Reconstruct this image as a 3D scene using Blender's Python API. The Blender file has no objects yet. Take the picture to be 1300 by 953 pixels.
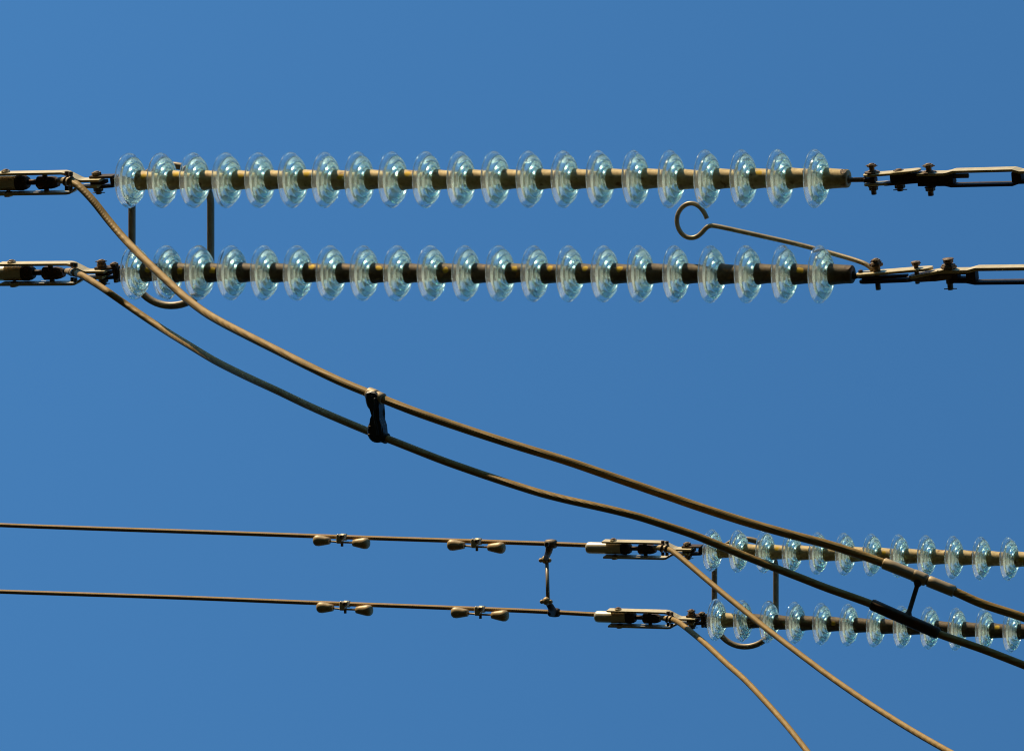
import bpy, bmesh, math, random
from mathutils import Vector, Matrix

random.seed(7)
scene = bpy.context.scene
COL = scene.collection
R = math.radians

# ------------------------------------------------------------------ frame of the power line
# X runs along the strings, EU is what an observer on the ground sees as "up",
# EN points away from the observer (both square to the line).
ELEV, YAW = R(68), R(25)
EX = Vector((1, 0, 0))
EU = Vector((0, -math.sin(ELEV), math.cos(ELEV)))
EN = Vector((0, math.cos(ELEV), math.sin(ELEV)))
CAM = Vector((0, 0, 1.6))
CB, SB = math.cos(YAW), math.sin(YAW)
FPX, W_PX, CX, CY = 5690.0, 1300.0, 650.0, 431.5


def pt(px, py, n):
    """measured direction + distance plane -> (x, u, n) position on the line"""
    r = (px - CX) / FPX
    z = n / (CB + SB * r)
    return Vector((n * (CB * r - SB) / (CB + SB * r), z * (CY - py) / FPX, n))


def pz(px, py, z):
    r = (px - CX) / FPX * z
    return Vector((CB * r - SB * z, z * (CY - py) / FPX, SB * r + CB * z))


def world(v):
    return CAM + EX * v.x + EU * v.y + EN * v.z


F_LINE = (EX, EU, EN)
T = R(14)
EP = EU * math.cos(T) - EN * math.sin(T)      # normal of the link plates
EM = EU * math.sin(T) + EN * math.cos(T)
F_FIT = (EX, EP, EM)

SUN_AX, SUN_BACK = R(32), R(13)
SUN = (-EX * math.sin(SUN_AX) + (EU * math.cos(SUN_BACK) + EN * math.sin(SUN_BACK)) * math.cos(SUN_AX)).normalized()


# ------------------------------------------------------------------ mesh builder
def smooth_path(pts, sub=6):
    """Catmull-Rom through the points"""
    out = []
    n = len(pts)
    for i in range(n - 1):
        p0, p1, p2, p3 = pts[max(i - 1, 0)], pts[i], pts[i + 1], pts[min(i + 2, n - 1)]
        for k in range(sub):
            t = k / sub
            out.append(0.5 * ((2 * p1) + (p2 - p0) * t + (2 * p0 - 5 * p1 + 4 * p2 - p3) * t * t
                              + (3 * p1 - p0 - 3 * p2 + p3) * t * t * t))
    out.append(pts[-1].copy())
    return out


class MB:
    def __init__(self, frame=F_LINE):
        self.bm = bmesh.new()
        self.uv = self.bm.loops.layers.uv.new("UVMap")
        self.fr = frame

    def w(self, v):
        return self.fr[0] * v[0] + self.fr[1] * v[1] + self.fr[2] * v[2]

    def face(self, vs, smooth=True, uvs=None):
        try:
            f = self.bm.faces.new(vs)
        except ValueError:
            return None
        f.smooth = smooth
        if uvs:
            for l, t in zip(f.loops, uvs):
                l[self.uv].uv = t
        return f

    def tube(self, pts, rad, seg=12, closed=False, caps=True):
        P = [self.w(p) for p in pts]
        n = len(P)
        rads = rad if isinstance(rad, (list, tuple)) else [rad] * n
        tang = []
        for i in range(n):
            if closed:
                t = P[(i + 1) % n] - P[i - 1]
            else:
                t = P[min(i + 1, n - 1)] - P[max(i - 1, 0)]
            tang.append(t.normalized())
        nrm = tang[0].orthogonal().normalized()
        rings, s, L = [], 0.0, []
        for i in range(n):
            nrm = (nrm - tang[i] * nrm.dot(tang[i])).normalized()
            b = tang[i].cross(nrm)
            rings.append([self.bm.verts.new(P[i] + (nrm * math.cos(2 * math.pi * k / seg) + b * math.sin(2 * math.pi * k / seg)) * rads[i]) for k in range(seg)])
            if i:
                s += (P[i] - P[i - 1]).length
            L.append(s)
        m = n if closed else n - 1
        for i in range(m):
            a, c = rings[i], rings[(i + 1) % n]
            l0, l1 = L[i], (L[i + 1] if i + 1 < n else s + (P[0] - P[-1]).length)
            for k in range(seg):
                k2 = (k + 1) % seg
                self.face((a[k], a[k2], c[k2], c[k]), True,
                          ((k / seg, l0), ((k + 1) / seg, l0), ((k + 1) / seg, l1), (k / seg, l1)))
        if caps and not closed:
            self.face(rings[0][::-1], False)
            self.face(rings[-1], False)

    def lathe(self, prof, c=(0, 0, 0), axis=0, seg=32, smooth=True, closed=False, phase=0.0, flip=False):
        """prof: (along, radius) pairs; axis index in the frame"""
        a = self.fr[axis]
        e1 = self.fr[(axis + 1) % 3]
        e2 = self.fr[(axis + 2) % 3]
        o = self.w(c)
        rings = []
        for (t, r) in prof:
            if r < 1e-6:
                rings.append([self.bm.verts.new(o + a * t)])
            else:
                rings.append([self.bm.verts.new(o + a * t + (e1 * math.cos(phase + 2 * math.pi * k / seg) + e2 * math.sin(phase + 2 * math.pi * k / seg)) * r) for k in range(seg)])
        m = len(rings) if closed else len(rings) - 1
        for i in range(m):
            p, q = rings[i], rings[(i + 1) % len(rings)]
            for k in range(seg):
                k2 = (k + 1) % seg
                if len(p) == 1 and len(q) == 1:
                    continue
                if len(p) == 1:
                    vs = (p[0], q[k2], q[k])
                elif len(q) == 1:
                    vs = (p[k], p[k2], q[0])
                else:
                    vs = (p[k], p[k2], q[k2], q[k])
                self.face(vs, smooth)

    def cyl(self, c, axis, t0, t1, r, seg=16, bev=0.0015, smooth=True, phase=0.0):
        bev = min(bev, r * 0.4, abs(t1 - t0) * 0.4)
        self.lathe([(t0, 0), (t0, r - bev), (t0 + bev, r), (t1 - bev, r), (t1, r - bev), (t1, 0)], c, axis, seg, smooth, phase=phase)

    def prism(self, poly, z0, z1, bev=0.002):
        """polygon in frame axes 0,1 pulled along axis 2"""
        area = sum(poly[i - 1][0] * poly[i][1] - poly[i][0] * poly[i - 1][1] for i in range(len(poly)))
        if area < 0:
            poly = poly[::-1]
        self._extrude([(x, y, z0) for x, y in poly], [(x, y, z1) for x, y in poly], bev)

    def plate(self, poly, y0, y1, bev=0.002):
        """polygon in frame axes 0,2 pulled along axis 1 (the plate normal)"""
        self._extrude([(x, y0, z) for x, z in poly], [(x, y1, z) for x, z in poly], bev)

    def _extrude(self, A, B, bev):
        a = [self.bm.verts.new(self.w(v)) for v in A]
        b = [self.bm.verts.new(self.w(v)) for v in B]
        n = len(a)
        fs = [self.face(a[::-1], False), self.face(b, False)]
        for i in range(n):
            fs.append(self.face((a[i], a[(i + 1) % n], b[(i + 1) % n], b[i]), False))
        if bev:
            ed = {e for f in fs if f for e in f.edges}
            bmesh.ops.bevel(self.bm, geom=list(ed), offset=bev, segments=1, affect='EDGES', clamp_overlap=True)

    def ribbon(self, line, th, z0, z1, bev=0.0015):
        """flat bar: polyline in axes 0,1 with thickness th, width z0..z1"""
        top, bot = [], []
        n = len(line)
        for i in range(n):
            p = Vector(line[i])
            d0 = (p - Vector(line[i - 1])).normalized() if i else None
            d1 = (Vector(line[i + 1]) - p).normalized() if i < n - 1 else None
            d = ((d0 or d1) + (d1 or d0)).normalized()
            nn = Vector((-d.y, d.x))
            k = 1.0 / max(0.5, d.dot(d0 or d1))
            top.append(tuple(p + nn * th * 0.5 * k))
            bot.append(tuple(p - nn * th * 0.5 * k))
        # one closed swept box, quads per segment
        rows = []
        for i in range(n):
            rows.append([self.bm.verts.new(self.w((q[0], q[1], z))) for q, z in ((top[i], z0), (top[i], z1), (bot[i], z1), (bot[i], z0))])
        fs = [self.face(rows[0][::-1], False), self.face(rows[-1], False)]
        for i in range(n - 1):
            for k in range(4):
                fs.append(self.face((rows[i][k], rows[i][(k + 1) % 4], rows[i + 1][(k + 1) % 4], rows[i + 1][k]), False))

    def sphere(self, c, r, seg=14, squash=(1, 1, 1)):
        prof = [(-r, 0)] + [(-r * math.cos(math.pi * i / 8), r * math.sin(math.pi * i / 8)) for i in range(1, 8)] + [(r, 0)]
        self.lathe(prof, c, 0, seg)

    def build(self, name, mat, parent=None, loc=None):
        bmesh.ops.recalc_face_normals(self.bm, faces=self.bm.faces[:])
        me = bpy.data.meshes.new(name)
        self.bm.to_mesh(me)
        self.bm.free()
        me.materials.append(mat)
        o = bpy.data.objects.new(name, me)
        COL.objects.link(o)
        if parent:
            o.parent = parent
        if loc is not None:
            o.location = loc
        return o


def thing(name, label, cat, loc, group=None):
    o = bpy.data.objects.new(name, None)
    o.empty_display_size = 0.05
    COL.objects.link(o)
    o.location = loc
    return tag(o, label, cat, group)


def tag(o, label, cat, group=None):
    o['label'] = label
    o['category'] = cat
    if group:
        o['group'] = group
    return o


def copy_tree(o, parent=None):
    c = o.copy()
    COL.objects.link(c)
    c.parent = parent
    for ch in [x for x in ALL() if x.parent == o]:
        copy_tree(ch, c)
    return c


def ALL():
    return list(COL.objects)


# ------------------------------------------------------------------ materials
def new_mat(name):
    m = bpy.data.materials.new(name)
    m.use_nodes = True
    nt = m.node_tree
    nt.nodes.clear()
    return m, nt, nt.nodes, nt.links


def metal(name, c0, c1, rough=0.6, scale=40, metallic=0.2, spec=0.3, bump=0.15, spots=None, spot_amt=0.0):
    m, nt, N, L = new_mat(name)
    out = N.new('ShaderNodeOutputMaterial')
    b = N.new('ShaderNodeBsdfPrincipled')
    L.new(b.outputs[0], out.inputs[0])
    tc = N.new('ShaderNodeTexCoord')
    oi = N.new('ShaderNodeObjectInfo')
    add = N.new('ShaderNodeVectorMath'); add.operation = 'ADD'
    L.new(tc.outputs['Object'], add.inputs[0])
    sc_ = N.new('ShaderNodeVectorMath'); sc_.operation = 'SCALE'
    sc_.inputs[0].default_value = (13, 7, 3)
    L.new(oi.outputs['Random'], sc_.inputs['Scale'])
    L.new(sc_.outputs[0], add.inputs[1])
    n1 = N.new('ShaderNodeTexNoise')
    n1.inputs['Scale'].default_value = scale
    n1.inputs['Detail'].default_value = 7
    n1.inputs['Roughness'].default_value = 0.65
    L.new(add.outputs[0], n1.inputs['Vector'])
    rp = N.new('ShaderNodeValToRGB')
    rp.color_ramp.elements[0].position = 0.32
    rp.color_ramp.elements[1].position = 0.68
    rp.color_ramp.elements[0].color = (*c0, 1)
    rp.color_ramp.elements[1].color = (*c1, 1)
    L.new(n1.outputs['Fac'], rp.inputs[0])
    col = rp.outputs[0]
    if spots:
        n2 = N.new('ShaderNodeTexNoise')
        n2.inputs['Scale'].default_value = scale * 0.45
        n2.inputs['Detail'].default_value = 4
        L.new(add.outputs[0], n2.inputs['Vector'])
        mr = N.new('ShaderNodeMapRange')
        mr.inputs[1].default_value = 0.62 - spot_amt
        mr.inputs[2].default_value = 0.72 - spot_amt
        L.new(n2.outputs['Fac'], mr.inputs[0])
        mx = N.new('ShaderNodeMix'); mx.data_type = 'RGBA'
        L.new(mr.outputs[0], mx.inputs[0])
        L.new(col, mx.inputs[6])
        mx.inputs[7].default_value = (*spots, 1)
        col = mx.outputs[2]
    L.new(col, b.inputs['Base Color'])
    b.inputs['Roughness'].default_value = rough - 0.1
    b.inputs['Metallic'].default_value = metallic
    b.inputs['Specular IOR Level'].default_value = spec
    bp = N.new('ShaderNodeBump')
    bp.inputs['Strength'].default_value = bump
    bp.inputs['Distance'].default_value = 0.003
    L.new(n1.outputs['Fac'], bp.inputs['Height'])
    L.new(bp.outputs[0], b.inputs['Normal'])
    return m, (nt, N, L, b, bp, add, col, tc, oi)


def cable_mat(name, c0, c1, strands=22, lay=7.0):
    m, (nt, N, L, b, bp, add, col, tc, oi) = metal(name, c0, c1, 0.60, 25, spec=0.2, bump=0.1, metallic=0.05)
    uv = N.new('ShaderNodeUVMap')
    sp = N.new('ShaderNodeSeparateXYZ')
    L.new(uv.outputs[0], sp.inputs[0])
    a = N.new('ShaderNodeMath'); a.operation = 'MULTIPLY'; a.inputs[1].default_value = lay
    L.new(sp.outputs['Y'], a.inputs[0])
    s = N.new('ShaderNodeMath'); s.operation = 'ADD'
    L.new(sp.outputs['X'], s.inputs[0]); L.new(a.outputs[0], s.inputs[1])
    k = N.new('ShaderNodeMath'); k.operation = 'MULTIPLY'; k.inputs[1].default_value = 2 * math.pi * strands
    L.new(s.outputs[0], k.inputs[0])
    sn = N.new('ShaderNodeMath'); sn.operation = 'SINE'
    L.new(k.outputs[0], sn.inputs[0])
    b2 = N.new('ShaderNodeBump')
    b2.inputs['Strength'].default_value = 0.35
    b2.inputs['Distance'].default_value = 0.0015
    L.new(sn.outputs[0], b2.inputs['Height'])
    L.new(bp.outputs[0], b2.inputs['Normal'])
    L.new(b2.outputs[0], b.inputs['Normal'])
    # darker colour in the grooves between the strands
    mr = N.new('ShaderNodeMapRange')
    mr.inputs[1].default_value = -1; mr.inputs[2].default_value = 0.3
    mr.inputs[3].default_value = 0.55; mr.inputs[4].default_value = 1.0
    L.new(sn.outputs[0], mr.inputs[0])
    mx = N.new('ShaderNodeMix'); mx.data_type = 'RGBA'; mx.blend_type = 'MULTIPLY'
    mx.inputs[0].default_value = 1
    L.new(col, mx.inputs[6]); L.new(mr.outputs[0], mx.inputs[7])
    L.new(mx.outputs[2], b.inputs['Base Color'])
    return m


def glass_mat():
    m, nt, N, L = new_mat('toughened_glass')
    out = N.new('ShaderNodeOutputMaterial')
    g = N.new('ShaderNodeBsdfPrincipled')
    g.inputs['Base Color'].default_value = (0.97, 1.0, 0.99, 1)
    g.inputs['Transmission Weight'].default_value = 1.0
    g.inputs['IOR'].default_value = 1.5
    tc = N.new('ShaderNodeTexCoord')
    oi = N.new('ShaderNodeObjectInfo')
    sh_ = N.new('ShaderNodeVectorMath'); sh_.operation = 'SCALE'; sh_.inputs[0].default_value = (11, 5, 17)
    L.new(oi.outputs['Random'], sh_.inputs['Scale'])
    shift = N.new('ShaderNodeVectorMath'); shift.operation = 'ADD'
    L.new(tc.outputs['Object'], shift.inputs[0]); L.new(sh_.outputs[0], shift.inputs[1])
    n = N.new('ShaderNodeTexNoise')
    n.inputs['Scale'].default_value = 12; n.inputs['Detail'].default_value = 3
    L.new(shift.outputs[0], n.inputs['Vector'])
    mr = N.new('ShaderNodeMapRange')
    mr.inputs[1].default_value = 0.35; mr.inputs[2].default_value = 0.75
    mr.inputs[3].default_value = 0.01; mr.inputs[4].default_value = 0.05
    L.new(n.outputs['Fac'], mr.inputs[0])
    L.new(mr.outputs[0], g.inputs['Roughness'])
    bp = N.new('ShaderNodeBump')
    bp.inputs['Strength'].default_value = 0.004; bp.inputs['Distance'].default_value = 0.004
    n3 = N.new('ShaderNodeTexNoise'); n3.inputs['Scale'].default_value = 18; n3.inputs['Detail'].default_value = 2
    L.new(shift.outputs[0], n3.inputs['Vector'])
    L.new(n3.outputs['Fac'], bp.inputs['Height'])
    L.new(bp.outputs[0], g.inputs['Normal'])
    # thin film of dust that scatters the sunlight through the shell
    tr = N.new('ShaderNodeBsdfTranslucent')
    tr.inputs['Color'].default_value = (1.0, 1.0, 1.0, 1)
    # etched, weathered share of the surface: wide forward scattering
    g2 = N.new('ShaderNodeBsdfPrincipled')
    g2.inputs['Base Color'].default_value = (0.97, 1.0, 0.99, 1)
    g2.inputs['Transmission Weight'].default_value = 1.0
    g2.inputs['IOR'].default_value = 1.5
    nf = N.new('ShaderNodeTexNoise'); nf.inputs['Scale'].default_value = 16; nf.inputs['Detail'].default_value = 3
    L.new(shift.outputs[0], nf.inputs['Vector'])
    mf = N.new('ShaderNodeMapRange')
    mf.inputs[1].default_value = 0.35; mf.inputs[2].default_value = 0.65
    mf.inputs[3].default_value = 0.16; mf.inputs[4].default_value = 0.30
    L.new(nf.outputs['Fac'], mf.inputs[0])
    L.new(mf.outputs[0], g2.inputs['Roughness'])
    mg = N.new('ShaderNodeMixShader'); mg.inputs[0].default_value = 0.35
    L.new(g.outputs[0], mg.inputs[1]); L.new(g2.outputs[0], mg.inputs[2])
    mx = N.new('ShaderNodeMixShader')
    mr2 = N.new('ShaderNodeMapRange')
    mr2.inputs[1].default_value = 0.35; mr2.inputs[2].default_value = 0.75
    mr2.inputs[3].default_value = 0.12; mr2.inputs[4].default_value = 0.22
    L.new(n.outputs['Fac'], mr2.inputs[0])
    # the ribs on the sheltered side hold the dust, the rain-washed skirt stays clear
    fl = N.new('ShaderNodeVectorMath'); fl.operation = 'MULTIPLY'; fl.inputs[1].default_value = (0, 1, 1)
    L.new(tc.outputs['Object'], fl.inputs[0])
    ln = N.new('ShaderNodeVectorMath'); ln.operation = 'LENGTH'
    L.new(fl.outputs[0], ln.inputs[0])
    zn = N.new('ShaderNodeMapRange'); zn.interpolation_type = 'SMOOTHSTEP'
    zn.inputs[1].default_value = 0.118; zn.inputs[2].default_value = 0.103
    zn.inputs[3].default_value = 0.55; zn.inputs[4].default_value = 1.0
    L.new(ln.outputs['Value'], zn.inputs[0])
    m1 = N.new('ShaderNodeMath'); m1.operation = 'MULTIPLY'
    L.new(mr2.outputs[0], m1.inputs[0]); L.new(zn.outputs[0], m1.inputs[1])
    m2 = N.new('ShaderNodeMath'); m2.operation = 'MULTIPLY'; m2.inputs[0].default_value = 0.28
    L.new(zn.outputs[0], m2.inputs[1])
    L.new(m2.outputs[0], mg.inputs[0])
    L.new(m1.outputs[0], mx.inputs[0])
    L.new(mg.outputs[0], mx.inputs[1]); L.new(tr.outputs[0], mx.inputs[2])
    L.new(mx.outputs[0], out.inputs['Surface'])
    va = N.new('ShaderNodeVolumeAbsorption')
    va.inputs['Color'].default_value = (0.45, 0.95, 0.83, 1)
    va.inputs['Density'].default_value = 14
    L.new(va.outputs[0], out.inputs['Volume'])
    return m


def cap_mat(name, c0, c1):
    m, (nt, N, L, b, bp, add, col, tc, oi) = metal(name, c0, c1, 0.7, 55,
                                                    spec=0.2, bump=0.12, spots=(0.26, 0.15, 0.06), spot_amt=0.02)
    # quality-control dab of yellow paint on some of the caps
    d = N.new('ShaderNodeVectorMath'); d.operation = 'DISTANCE'
    c = EX * 0.098 + (EU * 0.35 - EN * 0.94) * 0.042
    d.inputs[1].default_value = c
    L.new(tc.outputs['Object'], d.inputs[0])
    nz = N.new('ShaderNodeTexNoise'); nz.inputs['Scale'].default_value = 60
    L.new(add.outputs[0], nz.inputs['Vector'])
    s = N.new('ShaderNodeMath'); s.operation = 'MULTIPLY_ADD'
    s.inputs[1].default_value = 0.02
    L.new(nz.outputs['Fac'], s.inputs[0]); L.new(d.outputs['Value'], s.inputs[2])
    mr = N.new('ShaderNodeMapRange')
    mr.inputs[1].default_value = 0.027; mr.inputs[2].default_value = 0.021
    L.new(s.outputs[0], mr.inputs[0])
    gt = N.new('ShaderNodeMath'); gt.operation = 'GREATER_THAN'; gt.inputs[1].default_value = 0.62
    L.new(oi.outputs['Random'], gt.inputs[0])
    mu = N.new('ShaderNodeMath'); mu.operation = 'MULTIPLY'
    L.new(mr.outputs[0], mu.inputs[0]); L.new(gt.outputs[0], mu.inputs[1])
    mx = N.new('ShaderNodeMix'); mx.data_type = 'RGBA'
    L.new(mu.outputs[0], mx.inputs[0]); L.new(col, mx.inputs[6])
    mx.inputs[7].default_value = (0.62, 0.40, 0.03, 1)
    L.new(mx.outputs[2], b.inputs['Base Color'])
    return m


M = {}
M['glass'] = glass_mat()
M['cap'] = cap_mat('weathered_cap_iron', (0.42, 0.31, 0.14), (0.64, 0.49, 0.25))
M['cap_shaded'] = cap_mat('shaded_cap_iron', (0.10, 0.075, 0.045), (0.17, 0.125, 0.075))  # cap iron darkened to stand in for the upper string's shadow
M['strap'] = metal('galvanised_strap', (0.58, 0.46, 0.25), (0.76, 0.63, 0.38), 0.55, 30, spec=0.3, bump=0.1)[0]
M['steel'] = metal('aged_steel', (0.15, 0.11, 0.07), (0.28, 0.21, 0.13), 0.6, 45, spec=0.25, spots=(0.11, 0.06, 0.03), spot_amt=0.06)[0]
M['dark'] = metal('dark_rusty_steel', (0.05, 0.032, 0.02), (0.11, 0.07, 0.04), 0.7, 60, spec=0.2, spots=(0.12, 0.05, 0.02), spot_amt=0.04)[0]
M['bolt'] = metal('rusty_bolt_steel', (0.14, 0.09, 0.05), (0.26, 0.18, 0.10), 0.65, 80, spec=0.25, spots=(0.10, 0.045, 0.02), spot_amt=0.08)[0]
M['sleeve'] = metal('aluminium_sleeve', (0.74, 0.62, 0.42), (0.86, 0.76, 0.56), 0.44, 18, metallic=0.45, spec=0.5, bump=0.06)[0]
M['weight'] = metal('cast_weight_zinc', (0.42, 0.28, 0.12), (0.58, 0.41, 0.19), 0.55, 35, spec=0.35, bump=0.2, metallic=0.1)[0]
M['ring'] = metal('dull_ring_tube', (0.24, 0.19, 0.13), (0.34, 0.27, 0.18), 0.55, 30, spec=0.25)[0]
M['horn'] = metal('bronze_horn_rod', (0.36, 0.26, 0.14), (0.50, 0.38, 0.22), 0.5, 30, spec=0.35)[0]
M['polymer'] = metal('black_spacer_polymer', (0.020, 0.020, 0.021), (0.040, 0.039, 0.038), 0.5, 30, spec=0.35, metallic=0.0)[0]
M['gasket'] = metal('tan_clamp_liner', (0.42, 0.30, 0.16), (0.52, 0.39, 0.22), 0.6, 30)[0]
M['conductor'] = cable_mat('stranded_conductor', (0.38, 0.215, 0.055), (0.50, 0.295, 0.085), 20, 4.0)
M['jumper'] = cable_mat('stranded_jumper', (0.38, 0.225, 0.055), (0.54, 0.335, 0.092), 18, 4.0)

# ------------------------------------------------------------------ insulator unit
def make_disc():
    t = thing('insulator_disc', 'x', 'insulator', (0, 0, 0))
    mm = 0.001
    prof = [  # (along, radius): head, shoulder, rim, ribs, pin hole
        (112, 0), (112, 22), (109, 30), (100, 35), (70, 37), (60, 38.5), (56, 43), (54.5, 50), (53, 58), (51, 66), (48, 75), (44, 84),
        (39.5, 93), (34, 102), (26.5, 110), (17.5, 117), (10.5, 122.5), (7, 126), (2.5, 127.6), (-2.2, 126.6), (-4.4, 123.8), (-3.0, 120.8),
        (3, 118.0), (11, 113.5), (18, 108), (21.5, 103.5), (20, 100), (13, 98), (6, 96), (3, 92.8), (4, 89.5), (12, 87.5), (23, 85), (30.5, 81), (31.5, 77),
        (26, 74.3), (14, 72.6), (6.5, 70.5), (3.5, 67), (5, 63.4), (14, 61.4), (27, 59), (35, 55.2), (35, 51),
        (28, 48.5), (16, 46.8), (9, 44.5), (7, 41), (10, 37.6), (20, 35.4), (32, 32.5), (41, 28.4), (46, 23), (88, 18), (93, 13), (95, 0)]
    fine = []
    for i in range(len(prof) - 1):
        q = [Vector(prof[min(max(i + k, 0), len(prof) - 1)]) for k in (-1, 0, 1, 2)]
        for st in ((0, 0.34, 0.67) if 3 < i < len(prof) - 5 else (0,)):
            v = 0.5 * ((2 * q[1]) + (q[2] - q[0]) * st + (2 * q[0] - 5 * q[1] + 4 * q[2] - q[3]) * st ** 2 + (3 * q[1] - q[0] - 3 * q[2] + q[3]) * st ** 3)
            fine.append((v.x, max(v.y, 0.0)))
    prof = fine + [prof[-1]]
    b = MB()
    b.lathe([(x * mm, r * mm) for x, r in prof], seg=112)
    b.build('glass_shell', M['glass'], t)
    b = MB()
    cap = [(53, 40), (52, 44.5), (54, 46.5), (58, 47), (64, 46.2), (74, 44.8), (90, 43), (110, 41.5), (130, 40.5), (150, 40), (156, 38.5), (158.5, 35),
           (158.5, 14), (140, 13), (132, 17), (130, 0)]
    inner = [(114, 0), (113.5, 24), (110, 33), (100, 38.5), (72, 40)]
    b.lathe([(x * mm, r * mm) for x, r in cap], seg=40)
    b.lathe([(x * mm, r * mm) for x, r in inner] + [(0.053, 0.040)], seg=40)
    cp = b.build('metal_cap', M['cap'], t)
    # dark patch on the cap, painted for the shade inside the socket mouth
    b = MB()
    d = (EU * 0.80 - EN * 0.60)
    for k in range(1):
        c = EX * 0.142 + d * 0.0375
        side = EX.cross(d)
        out, inn = [], []
        for j in range(20):
            a = 2 * math.pi * j / 20
            p = c + EX * 0.0150 * math.cos(a) + side * 0.018 * math.sin(a)
            # lay it on the cap's surface
            r_ = p - EX * p.dot(EX)
            p = EX * p.dot(EX) + r_.normalized() * (0.0409 if j % 1 == 0 else 0.04)
            out.append(b.bm.verts.new(p))
        ce = b.bm.verts.new(EX * 0.142 + d * 0.0412)
        for j in range(20):
            b.face((ce, out[j], out[(j + 1) % 20]))
    b.build('socket_mouth', M['dark'], cp)
    b = MB()
    b.lathe([(x * mm, r * mm) for x, r in [(82, 0), (82, 9.5), (78, 10.5), (-10, 10), (-14, 11), (-20, 12.5), (-30, 12.5), (-34, 11), (-35, 0)]], seg=20)
    b.build('steel_pin', M['steel'], t)
    return t


ORD = ['first', 'second', 'third', 'fourth', 'fifth', 'sixth', 'seventh', 'eighth', 'ninth', 'tenth', 'eleventh', 'twelfth', 'thirteenth',
       'fourteenth', 'fifteenth', 'sixteenth', 'seventeenth', 'eighteenth', 'nineteenth', 'twentieth', 'twenty-first', 'twenty-second']
NB, FB, DN = 18.09, 24.93, -0.09          # near and far pair of strings: distance, half depth step of a pair
strings = [
    ('upper near string', (163.5, 229.2), (1033.5, 226.8), NB + DN, 21, 'glass discs of the upper near string'),
    ('lower near string', (170.0, 345.8), (1039.5, 348.3), NB - DN, 21, 'glass discs of the lower near string'),
    ('upper far string', (902.6, 698.2), (1279.0, 709.3), FB + DN, 12, 'glass discs of the upper far string'),
    ('lower far string', (907.9, 786.3), (1282.5, 800.8), FB - DN, 12, 'glass discs of the lower far string'),
]
proto = make_disc()
used = False
shaded_cap = bpy.data.objects['metal_cap'].data.copy()
shaded_cap.materials[0] = M['cap_shaded']
for name, a, b_, n, cnt, grp in strings:
    A, B = pt(*a, n), pt(*b_, n)
    for i in range(cnt):
        o = copy_tree(proto) if used else proto
        used = True
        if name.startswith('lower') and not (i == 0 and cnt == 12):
            [c for c in ALL() if c.parent == o and c.name.startswith('metal_cap')][0].data = shaded_cap
        p = A.lerp(B, i / (cnt - 1))
        o.location = world(p)
        ang = math.atan2((B - A).y, (B - A).x)
        o.rotation_euler = (random.uniform(-0.35, 0.35), random.gauss(0, 0.008), random.gauss(0, 0.012))
        if i == cnt - 1 and cnt == 21:
            o.rotation_euler.x = 0.0
        if i == 0:
            lab = f'clear glass insulator disc next to the clamp, leftmost in the {name}'
        elif i == cnt - 1 and cnt == 21:
            lab = f'clear glass insulator disc at the right end of the {name}, cap end free'
        elif i == cnt - 1:
            lab = f'clear glass insulator disc at the right picture edge in the {name}'
        else:
            lab = f'clear glass insulator disc, {ORD[i]} from the left in the {name}'
        tag(o, lab, 'insulator', grp)


# ------------------------------------------------------------------ bolts
def bolt(parent, x, z, a0, a1, r, head=0.012, cotter=None, nutpos=None, mat=None):
    """bolt along the plate normal from a0 (bottom) to a1 (top)"""
    b = MB(F_FIT)
    b.cyl((x, 0, z), 1, a0, a1, r, 14)
    b.cyl((x, 0, z), 1, a1 - head - 0.004, a1 - 0.004, r * 1.75, 6, 0.002, False, phase=0.3)
    if nutpos is not None:
        b.cyl((x, 0, z), 1, nutpos, nutpos + head * 1.2, r * 1.7, 6, 0.002, False, phase=0.1)
        b.cyl((x, 0, z), 1, nutpos + head * 1.2, nutpos + head * 1.2 + 0.004, r * 2.0, 18)
    o = b.build('bolt', mat or M['bolt'], parent)
    if cotter is not None:
        c = MB(F_FIT)
        L = r * 2.1
        c.tube([Vector((x - L, cotter, z - 0.3 * L)), Vector((x - L * .3, cotter, z - .1 * L)), Vector((x + L * 1.0, cotter - 0.002, z + .3 * L))], 0.0022, 6)
        c.build('cotter_pin', M['bolt'], o)
    return o


def ring_prof(outer, inner):
    pass


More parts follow.
